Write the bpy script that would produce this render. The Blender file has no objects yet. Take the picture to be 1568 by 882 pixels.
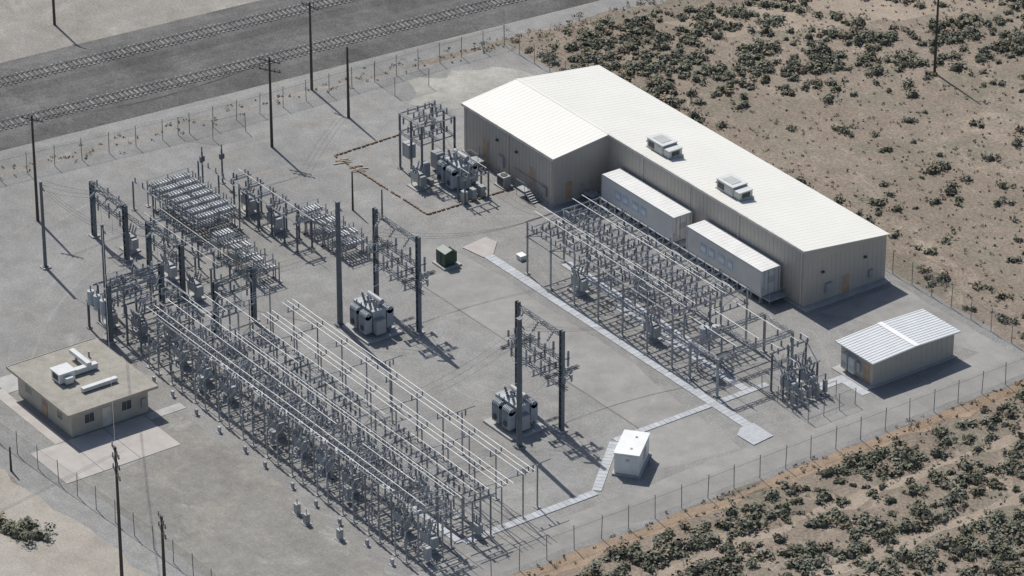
import bpy, math, random
import numpy as np
from mathutils import Vector, noise
random.seed(7); rng=np.random.default_rng(7)
SC=bpy.context.scene
# ---------------------------------------------------------------- camera
p=math.radians(28.3); D=428.0
a=math.radians(35.7); sa,ca=math.sin(a),math.cos(a)
cam=bpy.data.cameras.new("Camera"); co=bpy.data.objects.new("Camera",cam); SC.collection.objects.link(co)
Bk=D*math.cos(p)
co.location=(ca*Bk,-sa*Bk,D*math.sin(p)); co.rotation_euler=(-co.location).to_track_quat('-Z','Y').to_euler()
cam.lens=6500/1568*36; cam.clip_start=5; cam.clip_end=6000; SC.camera=co
SC.view_settings.view_transform='Standard'; SC.view_settings.look='None'; SC.view_settings.exposure=0
# ---------------------------------------------------------------- light
sd=Vector((.752,-.094,-1.0)).normalized()
sun=bpy.data.lights.new("Sun",'SUN'); sun.energy=4.1; sun.angle=math.radians(.6); sun.color=(1,.965,.91)
so=bpy.data.objects.new("Sun",sun); SC.collection.objects.link(so); so.rotation_euler=sd.to_track_quat('-Z','Y').to_euler(); so.location=(-60,8,80)
W=bpy.data.worlds.new("World"); SC.world=W; W.use_nodes=True
nt=W.node_tree; bg=nt.nodes['Background']; sky=nt.nodes.new('ShaderNodeTexSky'); sky.sky_type='NISHITA'; sky.sun_disc=False
sky.sun_elevation=math.asin(-sd.z); sky.sun_rotation=math.atan2(-sd.x,-sd.y); sky.altitude=900; sky.dust_density=2.5
nt.links.new(sky.outputs[0],bg.inputs[0]); bg.inputs[1].default_value=.095
# ---------------------------------------------------------------- materials
def newmat(name):
    m=bpy.data.materials.new(name); m.use_nodes=True
    return m,m.node_tree,m.node_tree.nodes['Principled BSDF']
def nz(nt,scale,detail=4,rough=.55,vec=None,dist=0):
    n=nt.nodes.new('ShaderNodeTexNoise'); n.inputs['Scale'].default_value=scale; n.inputs['Detail'].default_value=detail
    n.inputs['Roughness'].default_value=rough; n.inputs['Distortion'].default_value=dist
    if vec: nt.links.new(vec,n.inputs['Vector'])
    return n.outputs['Fac']
def ramp(nt,fac,stops):
    r=nt.nodes.new('ShaderNodeValToRGB'); e=r.color_ramp.elements
    while len(e)<len(stops): e.new(.5)
    for i,(q,c) in enumerate(stops):
        e[i].position=q; e[i].color=(*c,1) if len(c)==3 else c
    nt.links.new(fac,r.inputs[0]); return r.outputs[0]
def g(v): return (v,v,v)
def mix(nt,kind,f,A,Bc):
    m=nt.nodes.new('ShaderNodeMix'); m.data_type='RGBA'; m.blend_type=kind
    for s,v in ((m.inputs[0],f),(m.inputs[6],A),(m.inputs[7],Bc)):
        if isinstance(v,bpy.types.NodeSocket): nt.links.new(v,s)
        else: s.default_value=v if not isinstance(v,tuple) else (*v,1)
    return m.outputs[2]
def simple(name,col,rough=.6,metal=0,var=.15,scale=1.5,fine=0,island=0):
    m,nt,b=newmat(name); tc=nt.nodes.new('ShaderNodeTexCoord').outputs['Object']
    c=ramp(nt,nz(nt,scale,2,.6,tc),[(.3,tuple(x*(1-var) for x in col)),(.7,tuple(min(1,x*(1+var)) for x in col))])
    if island:
        ge=nt.nodes.new('ShaderNodeNewGeometry')
        c=mix(nt,'MULTIPLY',1.0,c,ramp(nt,ge.outputs['Random Per Island'],[(0,g(1-island)),(1,g(1))]))
    nt.links.new(c,b.inputs['Base Color']); b.inputs['Roughness'].default_value=rough; b.inputs['Metallic'].default_value=metal
    return m
def ground(name,cA,cB,cC=None,big=.05,med=.5,fine=6,finec=.35,bump=0,cD=None,tracks=0):
    m,nt,b=newmat(name); tc=nt.nodes.new('ShaderNodeTexCoord').outputs['Object']
    c=ramp(nt,nz(nt,big,4,.6,tc,.4),[(.35,cA),(.62,cB)])
    if cC: c=mix(nt,'MIX',ramp(nt,nz(nt,big*3.1,4,.7,tc,.6),[(.50,g(0)),(.66,g(.85))]),c,cC)
    if cD:
        mp=nt.nodes.new('ShaderNodeMapping'); mp.inputs['Location'].default_value=(31,17,0); nt.links.new(tc,mp.inputs[0])
        c=mix(nt,'MIX',ramp(nt,nz(nt,big*2.2,5,.7,mp.outputs[0],.8),[(.56,g(0)),(.68,g(.9))]),c,cD)
    if tracks:
        mp=nt.nodes.new('ShaderNodeMapping'); mp.inputs['Location'].default_value=(-14,11,0); nt.links.new(tc,mp.inputs[0])
        wv=nt.nodes.new('ShaderNodeTexWave'); wv.wave_type='RINGS'; wv.rings_direction='Z'; wv.inputs['Scale'].default_value=.035; wv.inputs['Distortion'].default_value=7; wv.inputs['Detail'].default_value=1; wv.inputs['Detail Scale'].default_value=.12
        nt.links.new(mp.outputs[0],wv.inputs[0])
        k1=ramp(nt,wv.outputs['Fac'],[(.76,g(0)),(.84,g(tracks)),(.9,g(.05))])
        k2=mix(nt,'MULTIPLY',1.0,k1,ramp(nt,nz(nt,.09,3,.6,mp.outputs[0]),[(.42,g(0)),(.62,g(1))]))
        c=mix(nt,'MIX',k2,c,(.42,.41,.385))
    c=mix(nt,'MULTIPLY',1.0,c,ramp(nt,nz(nt,med,4,.65,tc),[(.3,g(.84)),(.7,g(1.1))]))
    f=nz(nt,fine,3,.8,tc)
    c=mix(nt,'MULTIPLY',1.0,c,ramp(nt,f,[(.32,g(1-finec)),(.68,g(1+finec*.6))]))
    nt.links.new(c,b.inputs['Base Color']); b.inputs['Roughness'].default_value=.95; b.inputs['Specular IOR Level'].default_value=.2
    return m
M={}
M['desert']=ground('desert_soil',(.235,.192,.152),(.30,.248,.198),(.212,.195,.148),.045,.45,3,.42,cD=(.385,.32,.25))
M['sand']=ground('light_sand',(.31,.255,.20),(.38,.315,.25),None,.1,.5,4,.32)
M['yard']=ground('crushed_gravel',(.25,.246,.236),(.305,.30,.288),(.275,.266,.242),.045,.45,5,.30,cD=(.325,.32,.305),tracks=.3)
M['road']=ground('perimeter_road_surface',(.285,.277,.26),(.325,.316,.298),None,.08,.4,7,.12,tracks=.2)
M['old']=ground('weathered_asphalt',(.23,.222,.20),(.29,.28,.253),(.31,.295,.26),.07,.9,4,.22,cD=(.35,.345,.32))
M['corr']=ground('rail_corridor_dirt',(.26,.245,.22),(.34,.32,.29),(.31,.285,.24),.05,.5,4,.26,cD=(.39,.37,.335))
M['dirt']=ground('dirt_road_soil',(.33,.30,.26),(.40,.37,.32),None,.07,.4,5,.24,tracks=.4)
M['strip']=ground('tan_dirt',(.31,.225,.155),(.38,.285,.205),None,.12,.6,5,.32)
M['ballast']=ground('ballast_stone',(.11,.107,.103),(.175,.17,.164),None,.12,.8,5,.45)
M['pale']=ground('pale_gravel',(.32,.315,.285),(.42,.41,.365),None,.2,.8,6,.3)
M['joint']=simple('dark_joint',(.15,.145,.135),.9)
M['conc']=simple('concrete',(.38,.375,.36),.85,0,.12,.8)
M['trench']=simple('trench_cover_concrete',(.46,.475,.49),.8,0,.1,2,island=.18)
M['apron']=simple('aged_concrete',(.42,.39,.36),.9,0,.1,.6)
M['steel']=simple('galvanized_steel',(.39,.40,.41),.55,.15,.2,1.5,island=.4)
M['gsteel']=simple('dull_fence_steel',(.28,.28,.27),.7,.1,.2,1.5,island=.3)
M['dsteel']=simple('weathered_blue_steel',(.155,.175,.195),.55,.2,.15,1.5,island=.3)
M['tube']=simple('aluminium_bus_tube',(.56,.565,.56),.5,.1,.12,.7)
M['ins']=simple('grey_porcelain',(.34,.355,.37),.35,0,.15,3,island=.5)
M['cab']=simple('equipment_paint',(.43,.445,.45),.5,0,.1,2,island=.35)
M['xf']=simple('transformer_paint',(.40,.44,.475),.5,0,.08,2,island=.2)
M['xfd']=simple('transformer_base_paint',(.13,.15,.17),.5,0,.1,2)
M['wood']=simple('creosote_wood',(.08,.064,.053),.85,0,.2,3)
M['lumber']=simple('weathered_lumber',(.40,.34,.27),.85,0,.15,3)
M['cream']=simple('cream_roof_metal',(.71,.695,.635),.5,0,.025,.2)
M['taupe']=simple('taupe_wall_panel',(.46,.425,.375),.6,0,.04,.4)
M['trim']=simple('trim_metal',(.60,.575,.52),.5)
M['door']=simple('tan_door_paint',(.42,.30,.20),.6)
M['white']=simple('white_paint',(.74,.74,.72),.5,0,.05,1)
M['cwhite']=simple('container_paint',(.70,.70,.685),.5,0,.06,.6)
M['offw']=simple('dull_white_paint',(.57,.58,.57),.5,0,.08,1)
M['hvac']=simple('hvac_casing_paint',(.45,.47,.44),.5,0,.08,1,island=.15)
M['blue']=simple('pale_blue_panel',(.40,.53,.72),.5)
M['dark']=simple('dark_grille',(.05,.052,.055),.6)
M['glass']=simple('window_glass',(.10,.10,.10),.15)
M['bei']=simple('beige_stucco',(.46,.42,.35),.85,0,.08,1)
M['troof']=ground('tar_gravel_roof',(.315,.298,.255),(.365,.345,.30),None,.3,1,8,.15)
M['green']=simple('green_enamel',(.012,.05,.03),.45)
M['brown']=simple('faded_orange_barrier',(.27,.185,.12),.85,0,.2,1,island=.5)
M['rail']=simple('rail_steel',(.52,.50,.48),.4,.3)
M['tie']=simple('weathered_tie',(.25,.235,.21),.85,0,.2,1,island=.5)
M['leafg']=simple('sage_leaves',(.235,.24,.175),.85,0,.25,.2,island=.5)
M['leafm']=simple('olive_leaves',(.175,.18,.115),.85,0,.25,.2,island=.5)
M['leafd']=simple('dry_twigs',(.29,.24,.17),.9,0,.3,.25,island=.5)
M['core']=simple('shrub_wood',(.085,.08,.058),.9,0,.2,1)
M['wire']=simple('conductor',(.16,.16,.165),.5,.3)
m,nt,b=newmat('chain_link'); b.inputs['Base Color'].default_value=(.3,.3,.3,1); b.inputs['Roughness'].default_value=.8
tr=nt.nodes.new('ShaderNodeBsdfTransparent'); mx=nt.nodes.new('ShaderNodeMixShader'); mx.inputs[0].default_value=.13
nt.links.new(tr.outputs[0],mx.inputs[1]); nt.links.new(b.outputs[0],mx.inputs[2]); nt.links.new(mx.outputs[0],nt.nodes['Material Output'].inputs[0]); M['link']=m
M['rib']=simple('ribbed_roof_pan',(.52,.545,.56),.45,0,.05,.5)
# ---------------------------------------------------------------- mesh builder
class MB:
    def __init__(s): s.v=[]; s.f=[]; s.mi=[]; s.ms=[]
    def k(s,mat):
        if mat not in s.ms: s.ms.append(mat)
        return s.ms.index(mat)
    def add(s,vs,fs,mat):
        o=len(s.v); s.v+=[tuple(q) for q in vs]; i=s.k(mat)
        for f in fs: s.f.append(tuple(o+j for j in f)); s.mi.append(i)
    def box(s,c,d,mat,rz=0):
        x,y,z=d[0]/2,d[1]/2,d[2]/2; C,S=math.cos(rz),math.sin(rz); vs=[]
        for dz in(-z,z):
            for dx,dy in((-x,-y),(x,-y),(x,y),(-x,y)): vs.append((c[0]+dx*C-dy*S,c[1]+dx*S+dy*C,c[2]+dz))
        s.add(vs,[(3,2,1,0),(4,5,6,7),(0,1,5,4),(1,2,6,5),(2,3,7,6),(3,0,4,7)],mat)
    def bx(s,x0,x1,y0,y1,z0,z1,mat): s.box(((x0+x1)/2,(y0+y1)/2,(z0+z1)/2),(x1-x0,y1-y0,z1-z0),mat)
    def tube(s,A,Bp,r,mat,n=6,r2=None,prof=None):
        A=Vector(A);Bp=Vector(Bp); d=(Bp-A)
        if d.length<1e-6: return
        dn=d.normalized(); u=dn.orthogonal().normalized(); w=dn.cross(u)
        if prof is None: prof=[(0,r),(1,r if r2 is None else r2)]
        vs=[]
        for t,rr in prof:
            for i in range(n):
                an=2*math.pi*(i+.5)/n; vs.append(A+d*t+u*(rr*math.cos(an))+w*(rr*math.sin(an)))
        fs=[]
        L=len(prof)
        for j in range(L-1):
            for i in range(n): fs.append((j*n+i,j*n+(i+1)%n,(j+1)*n+(i+1)%n,(j+1)*n+i))
        fs.append(tuple(range(n-1,-1,-1))); fs.append(tuple((L-1)*n+i for i in range(n)))
        s.add(vs,fs,mat)
    def beam(s,A,Bp,w,mat): s.tube(A,Bp,w*.7,mat,4)
    def ins(s,A,Bp,r=.13,mat='ins'):
        pr=[(0,r*.5)]
        for k in range(4):
            t=(k+.15)/4; pr+= [(t,r),(t+.1,r*.55)]
        pr.append((1,r*.5)); s.tube(A,Bp,r,mat,6,prof=pr)
    def jump(s,A,Bp,sag,r=.018,mat='tube',n=4):
        A=Vector(A);Bp=Vector(Bp);P=None
        for i in range(n+1):
            t_=i/n; q=A.lerp(Bp,t_)-Vector((0,0,sag*4*t_*(1-t_)))
            if P: s.tube(P,q,r,mat,3)
            P=q
    def lattice(s,A,Bp,w,h,mat,n=8,t=.07):
        A=Vector(A);Bp=Vector(Bp); d=(Bp-A); sd_=Vector((-d.y,d.x,0)); 
        if sd_.length<1e-3: sd_=Vector((1,0,0))
        sd_=sd_.normalized()*w/2
        up=Vector((0,0,1)) if abs(d.z)<d.length*.5 else d.cross(sd_).normalized()
        up=up*h/2
        cs=[sd_+up,sd_-up,-sd_-up,-sd_+up]
        for c in cs: s.beam(A+c,Bp+c,t,mat)
        for i in range(n):
            P=A+d*i/n; Q=A+d*(i+1)/n
            for j in range(4):
                a_,b_=cs[j],cs[(j+1)%4]
                if i%2: a_,b_=b_,a_
                s.beam(P+a_,Q+b_,t*.6,mat)
    def obj(s,name,parent=None):
        me=bpy.data.meshes.new(name); me.from_pydata(s.v,[],s.f); 
        for q in s.ms: me.materials.append(M[q])
        me.polygons.foreach_set('material_index',s.mi); me.update()
        o=bpy.data.objects.new(name,me); SC.collection.objects.link(o)
        if parent: o.parent=parent
        return o
def empty(name):
    o=bpy.data.objects.new(name,None); SC.collection.objects.link(o); return o
import bmesh
def sheet(name,pts,z,mat,jit=.4,step=1.2):
    out=[]; n=len(pts)
    for i in range(n):
        A=Vector((*pts[i],0));Bp=Vector((*pts[(i+1)%n],0)); L=(Bp-A).length
        k=max(1,int(L/step)); k=min(k,160)
        for j in range(k):
            q=A.lerp(Bp,j/k)
            if jit: q+= Vector((noise.noise(q*.35+Vector((3,z*900,0))),noise.noise(q*.35+Vector((0,9,z*700))),0))*jit*1.8+Vector((random.uniform(-1,1),random.uniform(-1,1),0))*jit*.25
            out.append((q.x,q.y,z))
    bm=bmesh.new(); vs=[bm.verts.new(q) for q in out]; f=bm.faces.new(vs); bm.normal_update()
    if f.normal.z<0: f.normal_flip()
    bmesh.ops.triangulate(bm,faces=[f]); me=bpy.data.meshes.new(name); bm.to_mesh(me); bm.free(); me.materials.append(M[mat])
    o=bpy.data.objects.new(name,me); SC.collection.objects.link(o); return o
# ---------------------------------------------------------------- ground
gm=MB(); gm.add([(-2500,-2500,0),(2500,-2500,0),(2500,2500,0),(-2500,2500,0)],[(0,1,2,3)],'desert'); gm.obj('desert_ground')
sheet('rail_corridor_ground',[(-180,-160),(-49,-160),(-49,33),(-46,60),(-42,90),(-38,200),(-180,200)],.006,'corr',1.2,2)
sheet('gravel_yard_ground',[(-53,-62),(44.2,-58),(44.2,33.4),(-47.4,33.6),(-50.5,0)],.012,'yard',.25)
sheet('tan_dirt_strip_ground',[(44.2,-75),(46.6,-75),(46.1,-20),(45.8,10),(46.4,40),(44.5,60),(44.1,34)],.008,'strip',.6,.8)
sheet('dirt_track_ground',[(51.2,-60),(52.6,-60),(52.4,0),(53.0,60),(51.8,60),(51.2,0)],.008,'sand',.55,.9)
sheet('dirt_track_ground',[(60,-60),(61.6,-60),(61.2,0),(62.2,60),(60.7,60),(59.8,0)],.008,'sand',.55,.9)
sheet('perimeter_road',[(38.6,-53),(43.2,-53),(43.4,32),(22,32),(22,22),(37.6,29.5),(38.9,20),(38.6,0),(38.8,-20)],.017,'road',.15)
sheet('service_lane_road',[(-13,-6.9),(2,-7.0),(20,-7),(30,-6.6),(37,-10),(38.6,-1),(30,-.6),(18,.6),(-4,.5),(-9,0),(-13,-1)],.018,'road',.2)
sheet('pavement_joint',[(-6,-7.1),(30,-6.75),(36,-10.1),(36.05,-9.98),(30.05,-6.6),(-6,-6.98)],.023,'joint',.03)
sheet('pavement_joint',[(-12,-24.2),(-4.5,-19.8),(-4.55,-19.7),(-12.1,-24.1)],.022,'joint',.03)
sheet('old_asphalt_yard_ground',[(7.2,-55),(37.8,-53.5),(38.4,-40.5),(20,-40),(2,-40.5),(0.5,-43),(7.2,-43.7)],.020,'old',.5)
sheet('outer_dirt_road',[(-20,-100),(60,-100),(44,-57.5),(30,-57.6),(10,-59.2),(-6,-60.3),(-30,-64)],.016,'dirt',.5)
sheet('pale_gravel_patch_ground',[(-46,19),(-41,16),(-37,19),(-33,27),(-38,31),(-44,28)],.021,'pale',1.2,1)
sheet('pale_gravel_patch_ground',[(22,-48.5),(24.5,-49.4),(26,-48.3),(25,-46.8),(23,-47)],.026,'old',.4)
sheet('sandy_patch_ground',[(-41,52),(-34,55),(-29,68),(-23,84),(-20,100),(-34,100),(-37,76)],.009,'sand',1.0,1.2)
# ---------------------------------------------------------------- railway
rb=MB(); y0,y1=-90,150; k=.083
def prism(prof,mat,mb,ya=y0,yb=y1):
    vs=[]
    for yy in(ya,yb):
        for (o_,z_) in prof: vs.append((-60+o_+k*yy,yy,z_))
    L=len(prof); mb.add(vs,[(i,i+1,L+i+1,L+i) for i in range(L-1)],mat)
prism([(5.0,.02),(2.6,.35),(-2.2,.35),(-3.8,.12),(-6.5,.12),(-7.8,.35),(-12.6,.35),(-15.2,.02)][::-1],'ballast',rb)
rb.obj('ballast_bed_ground')
sheet('corridor_gravel_shoulder_ground',[(-61.8,-88),(-58.3,-88),(-52.6,-20),(-50.6,8),(-48.6,33),(-46,70),(-41,130),(-43.9,130),(-52.1,33),(-54.8,0)],.010,'yard',.5,1)
ang=math.atan(-k)
for ti,off in enumerate((0,-10.0)):
    rt=MB(); yy=y0+1
    while yy<y1-1:
        x=-60+off+k*yy
        rt.box((x+random.uniform(-.06,.06),yy,.385),(2.5,.24,.1),'tie',ang+random.uniform(-.015,.015)); yy+=.6
    for s in(-.72,.72):
        rt.tube((-60+off+s+k*y0,y0,.50),(-60+off+s+k*y1,y1,.50),.06,'rail',4)
    rt.obj('railway_track')
# ---------------------------------------------------------------- fences
def fence(name,pts,h=2.2,sp=3.05,barb=True):
    mb=MB()
    for i in range(len(pts)-1):
        A=Vector((*pts[i],0));Bp=Vector((*pts[i+1],0)); L=(Bp-A).length; n=max(1,round(L/sp))
        for j in range(n+1 if i==len(pts)-2 else n):
            q=A.lerp(Bp,j/n); ln=random.uniform(-.05,.05); mb.tube(q,q+Vector((ln,ln,h+(.35 if barb else 0))),.042,'gsteel',5)
        mb.tube(A+Vector((0,0,h)),Bp+Vector((0,0,h)),.018,'gsteel',4)
        if barb:
            for zz in(.15,.3): mb.tube(A+Vector((0,0,h+zz)),Bp+Vector((0,0,h+zz)),.008,'gsteel',3)
        mb.add([A+Vector((0,0,.03)),Bp+Vector((0,0,.03)),Bp+Vector((0,0,h)),A+Vector((0,0,h))],[(0,1,2,3)],'link')
    return mb.obj(name)
fence('chain_link_fence',[(-53,-58),(-51.3,-29.9),(-48.9,-7.8),(-48.1,15.8),(-47.4,33)])
fence('chain_link_fence',[(-47.4,33),(-30,33),(20,33.2),(43.9,33.3)])
fence('chain_link_fence',[(43.9,33.3),(43.8,0),(43.8,-55.2)])
fence('chain_link_fence',[(43.8,-55.2),(27.7,-55),(6.5,-56.5),(-3.8,-57.2),(-14,-58)])
fence('chain_link_fence',[(-48.1,15.8),(-43.8,15.6),(-43.6,20)],barb=False)
fence('chain_link_gate',[(-49.3,-9),(-46.2,-6.5),(-45.9,-2.5)],barb=False)
# ---------------------------------------------------------------- main metal building
E=empty('metal_warehouse_building')
w=MB(); X0,X1,XI=-28.2,20.4,-12.0; Y0,YR,Y1=13.95,21.1,31.8; HE,HR,HB=5.6,6.4,5.05
w.add([(X0,Y0,0),(XI,Y0,0),(XI,Y0,HE),(X0,Y0,HE)],[(0,1,2,3)],'taupe')
w.add([(XI,Y0,0),(XI,YR,0),(XI,YR,HR),(XI,Y0,HE)],[(0,1,2,3)],'taupe')
w.add([(XI,YR,0),(X1,YR,0),(X1,YR,HR),(XI,YR,HR)],[(0,1,2,3)],'taupe')
w.add([(X1,YR,0),(X1,Y1,0),(X1,Y1,HB),(X1,YR,HR)],[(0,1,2,3)],'taupe')
w.add([(X1,Y1,0),(X0,Y1,0),(X0,Y1,HB),(X1,Y1,HB)],[(0,1,2,3)],'taupe')
w.add([(X0,Y1,0),(X0,Y0,0),(X0,Y0,HE),(X0,YR,HR),(X0,Y1,HB)],[(0,1,2,3,4)],'taupe')
x=X0+.5
while x<X1:
    y=Y0 if x<XI else YR; hh=HE if x<XI else HR
    w.box((x,y-.008,hh/2-.1),(.05,.02,hh-.25),'taupe'); x+=.6
y=Y0+.5
while y<Y1:
    if y<YR-.2: w.box((XI+.008,y,2.7),(.02,.05,5.3),'taupe')
    elif y>YR+.3: w.box((X1+.008,y,2.45),(.02,.05,4.9),'taupe')
    y+=.6
w.obj('walls',E)
r=MB(); ov=.18; th=.1
def slab(xa,xb,ya,za,yb,zb,mat,t=th):
    r.add([(xa,ya,za),(xb,ya,za),(xb,yb,zb),(xa,yb,zb),(xa,ya,za+t),(xb,ya,za+t),(xb,yb,zb+t),(xa,yb,zb+t)],[(3,2,1,0),(4,5,6,7),(0,1,5,4),(1,2,6,5),(2,3,7,6),(3,0,4,7)],mat)
sl=(HR-HE)/(YR-Y0); sb=(HR-HB)/(Y1-YR)
slab(X0-ov,XI+ov,Y0-ov,HE-sl*ov,YR-.0,HR,'cream')
slab(X0-ov,X1+ov,YR+.001,HR,Y1+ov,HB-sb*ov,'cream')
slab(XI+ov+.001,X1+ov,YR-ov,HR-.01,YR+.0005,HR+.0,'cream')
x=X0
while x<X1:
    slab(x-.02,x+.02,YR+.15,HR+.1-sb*.15,Y1+ov-.02,HB-sb*ov+.1,'cream',.009)
    if x<XI: slab(x-.02,x+.02,Y0-ov+.02,HE-sl*ov+.1,YR-.15,HR+.1-sl*.15,'cream',.009)
    x+=.61
r.bx(X0-ov,XI,YR-.15,YR+.15,HR+.07,HR+.125,'cream')
r.bx(XI,X1+ov,YR-ov-.05,YR-.02,HR-.12,HR+.13,'trim')
r.bx(X0-ov,XI+ov,Y0-ov-.08,Y0-ov,HE-.2,HE+.1,'trim')
r.bx(X0-ov,X1+ov,Y1+ov,Y1+ov+.08,HB-.2,HB+.06,'trim')
r.obj('roof',E)
d=MB()
def doory(x,y,z0,wd=.95,h=2.1):
    d.bx(x-wd/2-.07,x+wd/2+.07,y-.04,y-.03,z0,z0+h+.07,'trim'); d.bx(x-wd/2,x+wd/2,y-.07,y-.04,z0+.02,z0+h,'door')
def doorx(x,y,z0,wd=.95,h=2.1):
    d.bx(x+.03,x+.04,y-wd/2-.07,y+wd/2+.07,z0,z0+h+.07,'trim'); d.bx(x+.04,x+.07,y-wd/2,y+wd/2,z0+.02,z0+h,'door')
doory(-24.2,Y0,.9); doory(-15.8,Y0,.9); doorx(XI,15.9,.4); doorx(X1,26.6,0.05)
for x in(-27.9,-20,-12.3): d.tube((x,Y0-.1,0),(x,Y0-.1,HE-.15),.05,'trim',5)
for x in(-6,2,10,20.1): d.tube((x,YR-.1,0),(x,YR-.1,HR-.15),.05,'trim',5)
for x in (-22,-18.5): d.box((x,Y0-.12,3.8),(.3,.2,.2),'dark')
for y in (23.5,29): d.box((X1+.12,y,3.4),(.2,.3,.2),'dark')
d.box((X1+.15,24.3,1.4),(.25,.8,1.1),'cab'); d.box((X1+.12,29.8,1.3),(.2,.5,.8),'cab')
d.box((-13.4,Y0-.15,1.3),(.7,.25,1.0),'cab'); d.box((-21.2,Y0-.15,1.6),(.9,.25,1.3),'cab')
d.tube((-19,Y0-.12,1.8),(-13.4,Y0-.12,1.8),.04,'cab',5)
d.obj('doors_and_fittings',E)
f=MB(); f.bx(X0-.15,XI+.15,Y0-.25,Y0-.03,0,.12,'conc'); f.bx(X1+.03,X1+.9,YR-.1,Y1,0,.1,'conc'); f.bx(XI+.2,X1+.9,YR-.35,YR-.1,0,.1,'conc'); f.obj('footing',E)
def stairs(name,x,y,h,dirx=1):
    s=MB(); s.bx(x-.7,x+.7,y-1.2,y,h-.06,h,'steel')
    for i in range(5):
        zz=h*(1-(i+1)/6); xx=x+dirx*(.7+.28*(i+.5)); s.bx(xx-.14,xx+.14,y-1.15,y-.05,zz-.03,zz,'steel')
    for yy in(y-1.2,y-.02):
        s.tube((x-dirx*.7,yy,h+1),(x+dirx*.7,yy,h+1),.025,'steel',4); s.tube((x+dirx*.7,yy,h+1),(x+dirx*2.2,yy,1),.025,'steel',4)
        s.tube((x+dirx*.7,yy,h),(x+dirx*2.2,yy,0.05),.04,'steel',4)
        for xx in(x-dirx*.7,x+dirx*.7): s.tube((xx,yy,0),(xx,yy,h+1),.03,'steel',4)
        s.tube((x+dirx*2.2,yy,0),(x+dirx*2.2,yy,1),.025,'steel',4)
    s.obj(name)
stairs('metal_stairs',-24.2,Y0-.3,.9,-1); stairs('metal_stairs',-15.8,Y0-.3,.9,1); stairs('metal_stairs',-10.7,18.6,.9,-1); 
def hvac(x,y):
    e=MB(); z=HR-sb*(y-YR)+.13
    e.bx(x-2.0,x+1.9,y-1.0,y+1.0,z-.15,z+.18,'steel')
    e.bx(x-1.8,x+.8,y-.95,y+.95,z+.18,z+1.2,'hvac'); e.bx(x-1.86,x+.86,y-1.0,y+1.0,z+1.2,z+1.27,'offw')
    e.bx(x+.8,x+1.8,y-.85,y+.85,z+.18,z+.95,'hvac'); e.bx(x+.87,x+1.85,y-.9,y+.9,z+.95,z+1.0,'offw')
    e.bx(x-1.6,x-.6,y-.97,y-.95,z+.35,z+1.0,'dark'); e.bx(x-.2,x+.6,y-.97,y-.95,z+.35,z+1.0,'cab')
    e.bx(x-1.3,x+.3,y-.6,y+.6,z+1.27,z+1.31,'hvac'); e.bx(x+1.8,x+1.83,y-.5,y+.5,z+.3,z+.8,'dark')
    e.add([(x-1.8,y-.7,z+1.1),(x-1.8,y+.7,z+1.1),(x-2.4,y+.7,z+.5),(x-2.4,y-.7,z+.5),(x-1.8,y-.7,z+.4),(x-1.8,y+.7,z+.4)],[(0,1,2,3),(0,3,4),(1,5,2)],'hvac')
    e.tube((x+1.1,y-.9,z),(x+1.1,y-2.2,z+.12),.03,'steel',5)
    e.obj('rooftop_hvac_unit')
hvac(-5.6,23.6); hvac(6.1,23.6)
# ---------------------------------------------------------------- containers
def container(x0):
    c=MB(); y0,y1=18.35,20.75; z0,z1=.75,3.6; L=12.19; x1=x0+L
    c.bx(x0,x1,y0,y1,z0,z1,'cwhite')
    for i in range(60): c.bx(x0+.12+i*.2,x0+.2+i*.2,y0-.025,y0,z0+.2,z1-.15,'cwhite')
    for z in(z0+.05,z1-.05): c.bx(x0-.02,x1+.02,y0-.06,y0-.031,z-.09,z+.09,'offw')
    for x in(x0+.04,x1-.04): c.box((x,y0-.045,(z0+z1)/2),(.16,.06,z1-z0+.02),'offw')
    for i in range(22): c.bx(x0+.3+i*.55,x0+.33+i*.55,y0+.1,y1-.1,z1,z1+.012,'cwhite')
    for xx,wd in((2.3,1.0),(3.6,1.0),(5.2,1.1),(6.7,.9)): c.bx(x0+xx,x0+xx+wd,y0-.05,y0-.035,z0+.9,z0+1.95,'blue'); c.bx(x0+xx+.12,x0+xx+wd-.12,y0-.06,y0-.05,z0+1.15,z0+1.65,'white')
    c.bx(x1,x1+.04,y0+.1,y1-.1,z0+.1,z1-.1,'offw')
    for yy in(.3,.8,1.6,2.1): c.tube((x1+.07,y0+yy,z0+.15),(x1+.07,y0+yy,z1-.15),.03,'steel',5)
    c.bx(x1+.03,x1+.06,y0+.7,y1-.9,z0+1.3,z0+2.0,'cab')
    for i in range(9):
        for yy in(y0+.1,y1-.1): c.box((x0+.2+i*1.47,yy,.38),(.18,.18,.76),'steel')
        c.box((x0+.2+i*1.47,y0+.1,.05),(.45,.45,.1),'conc')
    c.bx(x0-.1,x1+.1,y0+.02,y0+.2,z0-.16,z0,'steel')
    for xx in(x1+.1,x1+1.3): 
        for yy in(y0,y1): c.tube((xx,yy,0),(xx,yy,1.8),.03,'steel',4)
    c.bx(x1+.1,x1+1.3,y0,y1,.7,.76,'steel')
    c.tube((x1+1.3,y0,1.8),(x1+1.3,y1,1.8),.03,'steel',4); c.tube((x1+.1,y0,1.8),(x1+1.3,y0,1.8),.03,'steel',4)
    c.obj('white_shipping_container')
container(-9.4); container(5.0)
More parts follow.
